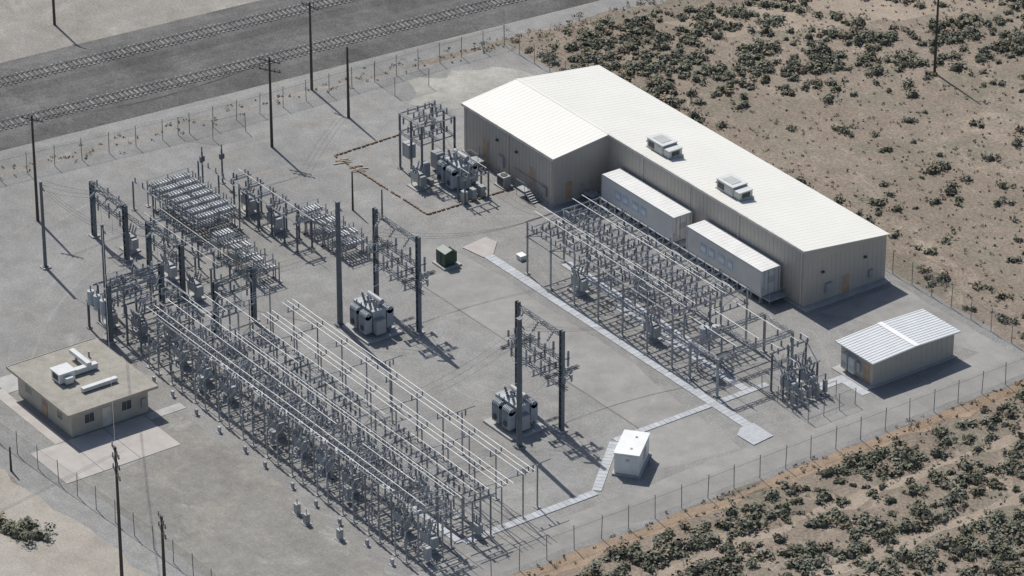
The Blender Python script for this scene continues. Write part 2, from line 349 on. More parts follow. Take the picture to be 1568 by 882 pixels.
# ---------------------------------------------------------------- equipment shelter
E=empty('equipment_shelter_building'); b=MB(); x0,x1,y0,y1,h=31.9,36.7,16.5,26.8,2.75
b.bx(x0,x1,y0,y1,0,h,'taupe'); ym=(y0+y1)/2
for i in range(16): b.bx(x1,x1+.02,y0+.3+i*.65,y0+.36+i*.65,.1,h-.1,'taupe')
b.obj('walls',E); r=MB(); o_=.45
slab(x0-o_,x1+o_,y0-o_,h+.01,ym-.0,h+.22,'rib',.1); slab(x0-o_,x1+o_,ym+.001,h+.22,y1+o_,h+.01,'rib',.1)
i=x0-o_+.1
while i<x1+o_:
    slab(i-.06,i+.06,y0-o_+.01,h+.11,ym-.2,h+.31,'white',.04); slab(i-.06,i+.06,ym+.2,h+.31,y1+o_-.01,h+.11,'white',.04); i+=.42
r.bx(x0-o_-.02,x1+o_+.02,ym-.3,ym+.3,h+.31,h+.38,'white'); r.obj('roof',E)
b=MB()
for xx in(32.9,34.0): b.bx(xx-.4,xx+.4,y0-.5,y0,.5,2.1,'offw'); b.bx(xx-.3,xx+.3,y0-.52,y0-.5,.7,1.3,'cab')
b.bx(35.3,36.2,y0-.04,y0,.05,2.1,'door'); b.bx(34.6,35.0,y0-.3,y0,.9,1.9,'cab')
b.obj('air_conditioners_and_door',E)
b=MB(); b.bx(x0-.3,x1+.3,y0-.9,y1+.3,0,.1,'conc'); b.bx(33.2,34.4,10.6,y0-.9,0,.05,'trench'); b.bx(34.4,37.5,14.6,15.6,0,.05,'trench'); b.bx(31.2,33.2,10.8,11.7,0,.05,'trench'); b.obj('slab',E)
# ---------------------------------------------------------------- white hut
h_=MB(); rz=math.radians(39.7); C,S=math.cos(rz),math.sin(rz); cx,cy=34.9,-11.3
def L(dx,dy): return (cx+dx*C-dy*S, cy+dx*S+dy*C)
h_.box((cx,cy,.12),(2.7,4.7,.24),'conc',rz); h_.box((cx,cy,1.28),(2.35,4.3,2.1),'cwhite',rz); h_.box((cx,cy,2.37),(2.5,4.45,.1),'white',rz)
for dy in(-1.1,1.1): q=L(0.2,dy); h_.box((q[0],q[1],2.45),(.2,.2,.08),'cab',rz)
q=L(0,-2.17); h_.box((q[0],q[1],1.25),(1.0,.04,1.9),'white',rz); q=L(0.1,-2.2); h_.box((q[0],q[1],1.75),(.35,.03,.25),'cab',rz)
q=L(1.19,.3); h_.box((q[0],q[1],1.3),(.05,.9,1.0),'cab',rz); q=L(-1.19,-1); h_.box((q[0],q[1],1.3),(.06,.7,.9),'cab',rz)
for dx in(-1.1,1.1):
    q=L(dx,-2.1); h_.box((q[0],q[1],1.28),(.12,.12,2.12),'white',rz)
h_.obj('equipment_hut')
# ---------------------------------------------------------------- control house
E=empty('control_house_building'); b=MB(); x0,x1,y0,y1,h=-10.2,0,-51.2,-42.8,2.75
b.bx(x0,x1,y0,y1,0,h,'bei'); b.obj('walls',E)
b=MB(); b.bx(x0-.7,x1+.7,y0-.7,y1+.7,h,h+.16,'trim'); b.bx(x0-.62,x1+.62,y0-.62,y1+.62,h+.16,h+.2,'troof')
b.bx(x0-.75,x1+.75,y0-.76,y0-.7,h-.06,h+.24,'bei'); b.bx(x1+.7,x1+.76,y0-.76,y1+.76,h-.06,h+.24,'bei'); b.bx(x0-.76,x0-.7,y0-.76,y1+.76,h-.06,h+.24,'bei'); b.bx(x0-.75,x1+.75,y1+.7,y1+.76,h-.06,h+.24,'bei'); b.obj('flat_roof',E)
b=MB()
for xx,wd in((-8.2,1.0),(-2.2,.9)): b.bx(xx-wd/2-.07,xx+wd/2+.07,y0-.04,y0,1.0,2.1,'trim'); b.bx(xx-wd/2,xx+wd/2,y0-.06,y0-.04,1.07,2.03,'glass')
b.bx(-5.6,-4.6,y0-.05,y0,.05,2.1,'door'); b.bx(-5.4,-4.8,y0-.06,y0-.05,1.2,1.9,'glass')
for yy in(-49.3,-45.2): b.bx(x1,x1+.04,yy-.6,yy+.6,1.0,2.1,'trim'); b.bx(x1+.04,x1+.06,yy-.52,yy-.02,1.07,2.03,'glass'); b.bx(x1+.04,x1+.06,yy+.02,yy+.52,1.07,2.03,'glass')
b.bx(x1,x1+.05,-47.9,-46.9,.05,2.1,'trim'); b.bx(x1,x1+.2,-43.6,-43.1,.8,1.7,'cab'); b.obj('windows_and_door',E)
b=MB(); z=h+.2
b.bx(-6.4,-4.8,-49.6,-47.9,z+.1,z+1.1,'white'); b.bx(-6.5,-4.7,-49.7,-47.8,z+1.1,z+1.16,'offw'); b.bx(-6.1,-5.1,-49.63,-49.6,z+.3,z+.9,'dark')
b.bx(-4.8,-4.2,-49.2,-48.4,z+.2,z+.8,'offw')
b.bx(-6.0,-5.4,-47.9,-45.0,z+.15,z+.65,'offw'); b.bx(-8.8,-5.4,-46.2,-45.7,z+.65,z+1.0,'offw'); b.bx(-2.6,-2.1,-48.6,-44.8,z+.12,z+.5,'offw'); 
for xx,yy in((-8,-45.9),(-6.4,-45.9),(-2.35,-48),(-2.35,-45.3)): b.bx(xx-.1,xx+.1,yy-.1,yy+.1,z,z+.64 if xx<-5 else z+.12,'steel')
b.tube((-8,-44.5,z),(-8,-44.5,z+.6),.1,'steel',8); b.obj('rooftop_ducts',E)
b=MB(); b.bx(.3,7.1,-56,-43.6,0,.06,'apron'); b.bx(-12,.2,-53.2,-52,0,.05,'apron'); b.bx(-14,-10.9,-52,-45,0,.05,'conc'); b.bx(0.3,1.5,-43.5,-39.5,0,.05,'conc')
for yy in(-52,-48): b.bx(.3,7.1,yy,yy+.05,.06,.064,'dark')
b.obj('concrete_apron_pavement')
# ---------------------------------------------------------------- cable trenches
t=MB()
def tr_x(xa,xb,y,wd,z=.08):
    x=xa
    while x<xb-.01: t.bx(x,min(x+.6,xb)-.03,y-wd/2,y+wd/2,0,z+random.uniform(-.006,.006),'trench'); x+=.6
def tr_y(ya,yb,x,wd,z=.08):
    y=ya
    while y<yb-.01: t.bx(x-wd/2,x+wd/2,y,min(y+.6,yb)-.03,0,z+random.uniform(-.006,.006),'trench'); y+=.6
tr_x(-7,35.5,2.05,1.1); tr_y(-9.9,1.5,30.4,.75); tr_y(2.6,8.6,30.4,.75); tr_x(9,30,6.2,.9); tr_y(-32,-17,37,.9)
A=Vector((36.8,-16.8));Bv=Vector((30.6,-10.1)); dd=(Bv-A); n=int(dd.length/.6); an=math.atan2(dd.y,dd.x)
for i in range(n): q=A+dd*(i+.5)/n; t.box((q.x,q.y,.04),(.57,.9,.08),'trench',an)
t.add([(q[0],q[1],.09) for q in[(-10,.9),(-7,1.4),(-7,2.7),(-8.9,4.5),(-10.5,4.2)]],[(0,1,2,3,4)],'apron')
t.add([(q[0],q[1],.09) for q in[(35.5,1.2),(36.4,.1),(38.8,.2),(38.5,2.8),(35.5,2.8)]],[(0,1,2,3,4)],'trench')
t.obj('cable_trench_path')
# ---------------------------------------------------------------- poles
def pole(x,y,h,arm=0,az=0,name='utility_pole',r=.17):
    q=MB(); q.tube((x,y,0),(x,y,h),r,'wood',8,r*.65)
    for i in range(arm):
        z=h-.5-i*1.1; dx,dy=math.cos(az)*1.3,math.sin(az)*1.3
        q.beam((x-dx,y-dy,z),(x+dx,y+dy,z),.12,'wood')
        for s in(-1,-.45,.45,1): q.ins((x+dx*s*.93,y+dy*s*.93,z+.05),(x+dx*s*.93,y+dy*s*.93,z+.4),.08)
        q.beam((x-dx*.6,y-dy*.6,z),(x,y,z-.6),.04,'steel'); q.beam((x+dx*.6,y+dy*.6,z),(x,y,z-.6),.04,'steel')
    return q.obj(name)
pole(-40.7,-31.4,12.2,1,.5); pole(-41,-2.3,10.7,2,.5); pole(-50.4,9,10.6,1,.2); pole(-42.2,8.4,8.5,0); pole(-81.8,-5.4,10,1,.1)
pole(-13.5,67.6,12,0); pole(25,-60.8,14.2,3,-.3); pole(28.2,-58.3,7.8,2,-.3); pole(-23.6,-3.5,4.5,0,r=.12); pole(-20.2,-2.1,3.4,0,r=.1)
pole(2,-59,2.6,0,r=.12)
def spole(x,y,h,r=.16,name='steel_pole',mat='dsteel'):
    q=MB(); q.tube((x,y,0),(x,y,h),r,mat,10,r*.8); q.box((x,y,.08),(.9,.9,.16),'conc'); q.tube((x,y,.16),(x,y,.25),r*1.8,mat,10)
    q.box((x,y,h+.03),(r*1.8,r*1.8,.05),mat); q.ins((x+r,y,h-.6),(x+r+.5,y,h-.8),.09); return q.obj(name)
spole(-31.2,-36,9.8,.19); spole(-20.4,-35.3,9.3,.19); spole(-3.6,-18.4,13.8,.3); spole(26.1,-17.9,13.8,.3)
wm=MB()
def wire(A,Bp,sag=.6,r=.014,n=10): wm.jump(A,Bp,sag,r,'wire',n)
for o1 in(-.9,0,.9):
    wire((-40.7,-31.4+o1,11.8),(-41,-2.3+o1,10.3),1.2); wire((-41,-2.3+o1,10.3),(-50.4,9+o1,10.1),.5)
    wire((-31.2,-36+o1*.2,9.5+o1*.5),(-31,-28.4+o1,6.2),.4); wire((-20.4,-35.3,9.0+o1*.4),(-20.5+o1,-28.2,5.8),.4); wire((-31.2,-36,9.4+o1*.4),(-20.4,-35.3,9.0+o1*.4),.5)
    wire((25,-60.8+o1,13.6),(28,-120+o1,13),2); wire((25,-60.8,13.4+o1*.3),(-20.4,-35.3,8.8+o1*.4),1.5)
    wire((-5.2,-13+o1,8.2),(-1.5,6+o1,6),1.4); wire((19,-12.8+o1,8.2),(22,3,5.9),1.0)
    wire((-5.2+3.5+o1,-13.2,10.2),(-9+o1,-27,5.8),.6); wire((22+o1,-13,10.2),(20+o1,-25,5.2),.6)
    wire((-18,8+o1,4.5),(-1.5,6+o1,6),1.3)
wm.obj('overhead_conductor_wires')
# ---------------------------------------------------------------- switchgear parts
def switch(mb,x,y,z,ax,sp=.9,ph=3,ln=1.5):
    for i in range(ph):
        o=(i-(ph-1)/2)*sp
        P=lambda s:(x+s,y+o) if ax=='x' else (x+o,y+s)
        a_=P(-ln/2);b_=P(ln/2)
        mb.beam((*a_,z),(*b_,z),.09,'steel')
        mb.ins((*P(-ln*.42),z+.05),(*P(-ln*.42),z+.62)); mb.ins((*P(ln*.42),z+.05),(*P(ln*.42),z+.62))
        if random.random()<.5: mb.ins((*P(-ln*.05),z+.05),(*P(-ln*.05),z+.6),.1)
        if random.random()<.75: mb.tube((*P(-ln*.5),z+.66),(*P(ln*.55),z+.66),.03,'tube',5)
        else: mb.tube((*P(-ln*.42),z+.66),(*P(-ln*.1),z+1.5),.03,'tube',5)
def breaker(mb,x,y,ax='y',mat='cab'):
    mb.box((x,y,.08),(1.9,1.5,.16),'conc')
    for sx in(-.6,.6):
        for sy in(-.35,.35): mb.box((x+sx,y+sy,.55),(.08,.08,.8),'steel')
    mb.box((x,y,1.35),(1.4,.85,.95),mat); mb.box((x,y,1.85),(1.5,.95,.06),mat); mb.box((x+.95,y,1.15),(.45,.7,1.1),mat)
    for i in(-1,0,1):
        for s in(-1,1): 
            mb.ins((x+i*.45,y+s*.25,1.85),(x+i*.5,y+s*.55,2.75),.12); mb.tube((x+i*.5,y+s*.55,2.75),(x+i*.5,y+s*.55,2.9),.03,'tube',4)
def col(mb,x,y,h,w_=.16,mat='steel'):
    mb.box((x,y,.06),(.5,.5,.12),'conc'); mb.box((x,y,h/2),(w_,w_,h),mat)
    mb.box((x,y,.15),(w_*2.2,w_*2.2,.04),mat)
def lcol(mb,x,y,h,w_=.38,mat='dsteel'):
    mb.box((x,y,.08),(.9,.9,.16),'conc')
    for sx in(-1,1): mb.box((x+sx*w_/2,y,h/2),(.07,w_,h),mat)
    mb.box((x,y,h/2),(w_,.05,h),mat)
    n=int(h/.7)
    for i in range(n): mb.box((x,y-w_/2,.4+i*.7),(w_,.03,.12),mat)
def hframe(x0,x1,y,h):
    mb=MB(); lcol(mb,x0,y,h,.38); lcol(mb,x1,y,h,.38)
    for z,ext in((h-.5,0),(h-3.2,0),(h-4.3,1.2),(h-6.0,.8)): mb.lattice((x0-ext,y,z),(x1+ext,y,z),.3,.3,'dsteel',10,.06)
    for xx in(x0,x1): mb.lattice((xx,y-2.0,h-4.5),(xx,y+2.0,h-4.5),.25,.25,'dsteel',5,.06)
    for i in range(3):
        xx=x0+(x1-x0)*(i+.5)/3
        for s in(-1,1): mb.ins((xx,y+s*.2,h-.6),(xx,y+s*.9,h-1.4),.16,'cab'); mb.tube((xx,y+s*.9,h-1.4),(xx,y+s*1.2,h-4.2),.02,'tube',4)
        mb.beam((xx,y-1.8,h-4.05),(xx,y+1.8,h-4.05),.1,'steel'); mb.beam((xx+.8,y-1.5,h-5.75),(xx+.8,y+1.5,h-5.75),.1,'steel')
        for s in(-1.6,-.6,.6,1.6): mb.ins((xx,y+s,h-4),(xx,y+s,h-3.2),.16,'cab'); mb.ins((xx,y+s,h-4.1),(xx,y+s,h-4.95),.15,'cab')
        mb.tube((xx,y-1.7,h-3.15),(xx,y+.7,h-3.15),.035,'tube',5)
        for s in(-1.3,0,1.3): mb.ins((xx+.8,y+s,h-5.7),(xx+.8,y+s,h-5.0),.15,'cab')
        for s in(-1.6,1.6): mb.jump((xx,y+s,h-4.95),(xx+.8,y+s*.8,h-5.0),.5)
        mb.jump((xx+.8,y-1.3,h-5),(xx-.4,y-3.0,4.2),.3)
    for xx in(x0-1,x1+1):
        for s in(-.4,.4): mb.ins((xx,y+s,h-4.15),(xx,y+s,h-3.4),.16,'cab'); mb.ins((xx,y+s,h-4.4),(xx,y+s,h-5.2),.14,'cab')
    mb.obj('dead_end_h_frame')
hframe(-5.3,2.2,-12.9,10.7); hframe(18.9,26,-12.9,10.9)
def transformer(x,y):
    mb=MB(); mb.box((x,y,.12),(4.6,4.2,.24),'conc'); mb.box((x,y,.35),(3.4,2.0,.25),'xfd')
    mb.box((x,y,1.65),(2.7,1.5,2.4),'xf'); mb.box((x,y,2.9),(2.9,1.7,.1),'cab')
    for sx in(-.85,0,.85): mb.box((x+sx,y-.77,1.65),(.09,.08,2.3),'xf')
    for s in(-1,1):
        for bx_ in(-.85,.8):
            for i in range(6):
                xx=x+bx_-.5+i*.2; mb.box((xx,y+s*1.3,1.6),(.09,.8,1.9),'xf'); mb.tube((xx-.045,y+s*1.3,2.5),(xx+.045,y+s*1.3,2.5),.4,'xf',10)
            mb.tube((x+bx_-.6,y+s*1.3,2.6),(x+bx_+.6,y+s*1.3,2.6),.12,'cab',8); mb.tube((x+bx_-.6,y+s*1.3,.62),(x+bx_+.62,y+s*1.3,.62),.1,'xfd',8)
            mb.tube((x+bx_,y+s*1.72,1.2),(x+bx_,y+s*1.78,1.2),.3,'dark',10)
    for i in range(7): mb.box((x-1.95,y-.55+i*.18,1.6),(.8,.06,1.9),'xf')
    mb.box((x-1.95,y,2.62),(.8,1.3,.12),'xf')
    mb.tube((x-1.3,y+.55,3.45),(x+1.0,y+.55,3.45),.3,'cab',12); 
    for sx in(-.9,.6): mb.box((x+sx,y+.55,3.02),(.1,.5,.25),'xf')
    for i in range(3):
        mb.ins((x-.9+i*.9,y-.2,2.95),(x-.9+i*.95,y-.55,4.1),.17); mb.tube((x-.9+i*.95,y-.55,4.1),(x-.9+i*.95,y-.6,4.3),.04,'tube',5)
        mb.ins((x+.2+i*.4,y+.15,2.95),(x+.2+i*.42,y+.05,3.5),.1)
    mb.box((x+1.7,y-.2,1.3),(.6,1.1,1.5),'cab'); mb.box((x+1.7,y-.2,2.07),(.66,1.16,.05),'cab')
    mb.tube((x-.6,y,2.95),(x-.6,y,3.2),.25,'xf',10)
    for i in range(4): mb.tube((x-1.3+i*.8,y-.9,2.95),(x-1.3+i*.8,y-.9,3.2),.06,'dark',6)
    return mb.obj('power_transformer')
transformer(-.9,-16.4); transformer(22.6,-15.9); transformer(-21.8,8.6)
mb=MB()
for x in(-28.7,-26.6,-24.6):
    for y in(6,10.2): col(mb,x,y,6.6,.18,'dsteel')
for z in(6.5,4.4):
    for y in(6,8.1,10.2): mb.lattice((-28.7,y,z),(-24.6,y,z),.25,.22,'steel',6,.05)
    for x in(-28.7,-26.6,-24.6): mb.beam((x,6,z),(x,10.2,z),.12,'steel')
for y in(7,9.2): switch(mb,-26.6,y,6.7,'y',1.1); 
for y in(7,9.2): switch(mb,-26.6,y,4.6,'y',1.1)
for i in range(3):
    for y in(6,8,10.2): mb.ins((-28+i*1.4,y,6.3),(-28+i*1.4,y,5.5),.13)
mb.box((-27.9,6.6,2.4),(1.2,.9,1.6),'cab'); mb.box((-26,9,1.3),(1.3,1,1.8),'cab'); mb.box((-25,6.7,1.2),(.8,.7,1.6),'xf')
breaker(mb,-24.0,5.0)
for i in range(4): mb.tube((-24.5+i*.1,7+i*.9,4.6),(-22.4,7.4+i*.5,4.2),.02,'wire',4)
mb.obj('switch_structure')
mb=MB()
for x,y in((-18.9,6.6),(-18.9,9.6),(-17.6,6.6),(-17.6,9.6)): col(mb,x,y,3.0,.14,'dsteel')
mb.beam((-18.9,6.4,3),(-18.9,9.8,3),.14,'steel'); mb.beam((-17.6,6.4,3),(-17.6,9.8,3),.14,'steel'); switch(mb,-18.2,8.1,3.1,'x',1.1); 
for i in range(3): mb.box((-18.3,7+i*1.1,.7),(.7,.5,1.2),'cab')
mb.obj('bushing_stand')
def portal(A,Bp,h,hb=.45):
    mb=MB(); lcol(mb,*A,h,.42); lcol(mb,*Bp,h,.42)
    mb.lattice((*A,h-.25),(*Bp,h-.25),.45,hb,'dsteel',8,.08)
    mb.lattice((*A,h-1.9),(*Bp,h-1.9),.3,.25,'dsteel',6,.06)
    v=Vector(Bp)-Vector(A); pn=Vector((-v.y,v.x)).normalized()
    for i in range(3):
        q=Vector(A)+v*(i+.5)/3
        for s in(-1,1): 
            e=q+pn*s*.9; mb.ins((q.x,q.y,h-.5),(e.x,e.y,h-1.1),.14,'cab'); mb.tube((e.x,e.y,h-1.1),(e.x,e.y,h-3.6),.02,'tube',4)
        mb.ins((q.x,q.y,h),(q.x,q.y,h+.7),.13,'cab'); mb.ins((q.x,q.y,h-2.1),(q.x,q.y,h-2.9),.13,'cab'); mb.ins((q.x,q.y,h-1.8),(q.x,q.y,h-1.1),.13,'cab')
    mb.obj('steel_portal_frame')
portal((-34.3,-28.4),(-27.8,-28.4),6.3); portal((-23.8,-28.1),(-17.6,-28),6.0); portal((-14,-38.6),(-14.6,-32.2),6.4); portal((-8.9,-29.5),(-9.4,-24.8),6.0)
mb=MB(); mb.lattice((-27.8,-28.3,5.2),(-23.8,-28.2,5.2),.3,.3,'dsteel',5,.06)
for x in(-28,-25,-22,-19,-16):
    col(mb,x,-25.6,3.2,.15,'dsteel'); col(mb,x,-23.4,3.2,.15,'dsteel'); mb.beam((x,-25.8,3.2),(x,-23.2,3.2),.13,'steel'); switch(mb,x,-24.5,3.3,'y',.7,2,1.4)
for y in(-25.4,-23.6): mb.tube((-29,y,4.05),(-15,y,4.05),.03,'tube',5)
for x in(-29.5,-22,-17): breaker(mb,x,-27)
mb.obj('switch_row')
mb=MB()
for x in(-18,-15.6,-12.6,-10):
    for y in(-37.5,-34.6,-31.5):
        if random.random()<.85: col(mb,x,y,4.4,.16,'dsteel')
    mb.beam((x,-38,4.4),(x,-31.2,4.4),.15,'dsteel'); mb.beam((x,-38,3.1),(x,-31.2,3.1),.12,'steel')
for y in(-37.5,-34.6,-31.5): mb.beam((-18.3,y,4.4),(-9.6,y,4.4),.15,'steel')
for x in(-17,-14,-11.3):
    switch(mb,x,-36,4.55,'y',.8); switch(mb,x,-33,4.55,'y',.8); switch(mb,x,-34.5,3.2,'y',.7)
for x,y in((-17,-37),(-13.8,-35.5),(-11,-33.5)): breaker(mb,x,y)
for i in range(3): mb.tube((-17+i*1.2,-38.9,3.0),(-17+i*1.2,-38.9,4.5),.35,'xf',10); mb.ins((-17+i*1.2,-38.9,4.5),(-17+i*1.2,-38.9,5.1),.1)
mb.beam((-18,-38.9,2.95),(-13.6,-38.9,2.95),.16,'dsteel'); col(mb,-17.6,-38.9,3,.2,'dsteel'); col(mb,-14,-38.9,3,.2,'dsteel')
mb.obj('regulator_cluster')
def rack(x,y,lx,ly,h,name='capacitor_rack',lv=2):
    mb=MB()
    for sx in(-1,1):
        for yy in np.linspace(y-ly/2,y+ly/2,3 if ly>3.5 else 2): col(mb,x+sx*lx/2,yy,h,.1)
    for k_ in range(lv):
        z=h-.1-k_*.85
        for sx in(-1,1): mb.beam((x+sx*lx/2,y-ly/2,z),(x+sx*lx/2,y+ly/2,z),.1,'steel')
        for sy in(-1,1): mb.beam((x-lx/2,y+sy*ly/2,z),(x+lx/2,y+sy*ly/2,z),.1,'steel')
        n=int(ly/.34)
        for i in range(n):
            yy=y-ly/2+.2+i*.34
            if random.random()<.06: continue
            mb.box((x,yy,z+.15),(lx*.75,.17,.34),'offw' if (i//3)%2 else 'cab')
            mb.ins((x-lx*.38,yy,z+.15),(x-lx*.38-.22,yy,z+.25),.06)
    for sx in(-.5,.5):
        mb.tube((x+sx*lx,y-ly/2-.2,h+.55),(x+sx*lx,y+ly/2+.2,h+.55),.03,'tube',5)
        for yy in(y-ly/2,y,y+ly/2): mb.ins((x+sx*lx,yy,h),(x+sx*lx,yy,h+.52),.08)
    mb.obj(name)
for i in range(7): rack(-36.3+i*1.5,-17.9,.95,5.0,2.5)
for i in range(3): rack(-23.4+i*3.4,-19.5,1.5,2.3,2.2); rack(-22.7+i*3.3,-9.2,1.5,2.6,2.2)
for i in range(3): rack(-21.9+i*3.4,-19.5,.7,2.3,1.7,lv=1); rack(-21.3+i*3.3,-9.2,.7,2.6,1.7,lv=1)
mb=MB()
for y in(-22,-14): 
    for x in(-37,-33,-29,-25.5): col(mb,x,y,3.4,.13,'dsteel')
    mb.beam((-37.5,y,3.4),(-25,y,3.4),.12,'steel')
    for x in np.arange(-36.5,-25.5,1.5): mb.ins((x,y,3.45),(x,y,4.0),.1)
for x,y in((-36.8,-11.2),(-37.5,-13.2)): col(mb,x,y,4.0,.14,'dsteel'); mb.box((x,y,3.2),(.3,.5,.6),'dsteel'); mb.ins((x,y,4),(x,y,4.6),.1)
mb.obj('capacitor_bus_structure')
mb=MB()
for x in(-31,-28.6,-26.2,-23.8,-21.4,-19): 
    for y in(-13.4,-11.6): col(mb,x,y,3.4,.15,'dsteel')
    mb.beam((x,-13.8,3.4),(x,-11.2,3.4),.15,'steel'); switch(mb,x,-12.5,3.5,'y',.6,2,1.7)
for y in(-13.4,-11.6): mb.beam((-31.4,y,3.3),(-18.6,y,3.3),.13,'steel')
mb.tube((-31.5,-12.5,4.25),(-17,-12.5,4.25),.03,'tube',5)
for x in(-29.8,-24.8): breaker(mb,x,-12.5)
mb.obj('switch_row')
# ---------------------------------------------------------------- main switchyard
mb=MB(); NB=11; x0=-6.5; dx=4.25
R=random.uniform
for i in range(NB):
    x=x0+i*dx
    for sx in(-.9,.9): col(mb,x+sx,-38.2,2.5,.1); 
    mb.beam((x-1.2,-38.2,2.5),(x+1.2,-38.2,2.5),.12,'steel')
    for k_ in(-.8,0,.8): mb.ins((x+k_,-38.2,2.55),(x+k_,-38.2,3.2),.11); mb.jump((x+k_,-38.2,3.25),(x+k_,-37.0,4.6),.3)
    for sx in(-1.05,1.05):
        for y in(-37.0,-33.4): col(mb,x+sx,y,5.0,.13)
        for z in(5.0,3.3): mb.beam((x+sx,-37.4,z),(x+sx,-33,z),.12,'steel')
        mb.beam((x+sx,-37,3.3),(x+sx,-33.4,5.0),.05,'steel'); mb.beam((x+sx,-33.4,3.3),(x+sx,-37,5.0),.05,'steel')
    for y in(-37.0,-33.4): mb.beam((x-1.05,y,3.3),(x+1.05,y,5.0),.045,'steel')
    switch(mb,x,-36.2,5.1,'y',.8); switch(mb,x,-34.2,5.1,'y',.8)
    if i%4!=2: switch(mb,x,-35.2,3.4,'y',.75)
    for k_ in(-.8,0,.8):
        mb.jump((x+k_,-35.6,5.75),(x+k_,-34.9,5.75),-.25); mb.jump((x+k_,-36.9,5.7),(x+k_*.9,-35.9,4.1),-.1)
        mb.jump((x+k_*.6,-35.75,2.9),(x+k_,-35.9,4.05),-.1); mb.jump((x+k_*.6,-34.65,2.9),(x+k_,-34.5,4.05),-.1)
        mb.jump((x+k_,-33.5,5.7),(x+.8+k_,-31.4,5.3),.3)
        if random.random()<.7: mb.ins((x+k_+.4,-33.2,4.9),(x+k_+.4,-33.2,4.2),.11)
        if random.random()<.7: mb.ins((x+k_+.4,-37.2,4.9),(x+k_+.4,-37.2,4.2),.11)
    if i not in(3,8): breaker(mb,x+R(-.1,.1),-35.2,mat=random.choice(['cab','xf']))
    if i%3==1: mb.box((x+1.9,-36.6,1.0),(.6,.5,1.3),'cab')
    for q in range(2):
        xx=x+2.1+R(-.4,.4); yy=R(-37,-33.2); col(mb,xx,yy,R(2.2,3.6),.09); mb.ins((xx,yy,2.6),(xx,yy,4.4),.14,'cab')
    mb.beam((x+2.1,-37.4,4.1),(x+2.1,-33,4.1),.09,'steel')
    if i%3: switch(mb,x+2.1,-35.3+R(-.8,.8),4.2,'y',.6,2,1.3)
    for y in(-31.4,-29.4): col(mb,x,y,4.4,.13); col(mb,x+1.6,y,4.4,.12)
    mb.beam((x,-32.4,4.4),(x,-28.8,4.4),.12,'steel'); mb.beam((x+1.6,-32.4,4.4),(x+1.6,-28.8,4.4),.12,'steel')
    if i%5!=1: switch(mb,x+.8,-30.4,4.5,'y',.8,3,1.8)
    mb.beam((x,-31.4,2.8),(x,-29.4,4.4),.045,'steel')
    if i%2: switch(mb,x+.8,-30.4,2.9,'y',.8,3,1.2); mb.beam((x-.2,-31.4,2.85),(x+1.8,-31.4,2.85),.1,'steel'); mb.beam((x-.2,-29.4,2.85),(x+1.8,-29.4,2.85),.1,'steel')
    mb.box((x+.8,-29.9,.07),(1.6,1.2,.14),'conc')
    if i%2==0:
        mb.box((x+.8,-30.4,1.0),(1.2,.6,.9),'cab')
        for k_ in(-.4,0,.4): mb.ins((x+.8+k_,-30.4,1.45),(x+.8+k_,-30.4,2.3),.11)
    for k_ in(-.7,0,.7): mb.jump((x+.8+k_,-29.5,5.1),(x+.8+k_*.8,-28.0,4.9),.3)
    for y in(-27.6,-25.2):
        h=4.3 if y<-26 else 4.8; col(mb,x+.8,y,h,.1); mb.beam((x+.8,y-.7,h),(x+.8,y+.7,h),.09,'steel')
        for k_ in(-.6,0,.6): mb.ins((x+.8,y+k_,h+.05),(x+.8,y+k_,h+.6),.08)
    if i%2==0: mb.beam((x+.8,-33,5.0),(x+.8,-25,4.8),.06,'steel')
    for k_ in range(3): mb.jump((x+k_*.4,-28.6+R(-.2,.2),4.9),(x+k_*.4,-24.8,5.4),.25)
XA,XB=-8.5,x0+NB*dx-2.4
for y in(-37.0,-33.4): mb.beam((XA+1,y,5.02),(XB-.6,y,5.02),.11,'steel'); mb.beam((XA+1,y,3.32),(XB-.6,y,3.32),.09,'steel')
def segtube(y,z,xa,xb,r=.033):
    x=xa
    while x<xb:
        e=min(xb,x+dx*random.choice([1,2,3])); mb.tube((x,y,z+R(-.04,.04)),(e,y,z),r,'tube',6); x=e+(dx if random.random()<.12 else 0)
for y,z in((-37.5,5.95),(-36.7,5.95),(-35.2,6.1),(-33.6,5.95),(-32.7,5.4)): segtube(y,z,XA,XB)
for y in(-31.4,-29.4): mb.beam((XA+1,y,4.35),(XB-.6,y,4.35),.08,'steel')
for y in(-31.0,-29.8): segtube(y,5.3,XA,XB)
for y,z in((-28.2,4.92),(-27.6,4.92),(-27.0,4.92),(-25.8,5.42),(-25.2,5.42),(-24.6,5.42)): mb.tube((XA+6,y,z),(XB,y,z),.04,'tube',6)
mb.box(((XA+XB)/2+1,-32.3,.05),(XB-XA-4,.7,.1),'trench')
mb.obj('main_switchyard_structure')
mb=MB()
for x in(12,24,36):
    col(mb,x,-23,4.6,.11); mb.beam((x,-25,4.7),(x,-21.5,4.7),.08,'steel')
    for k_ in range(3): mb.ins((x,-24.4+k_*.9,4.7),(x,-24.4+k_*.9,4.0),.1)
mb.obj('bus_support_stand')
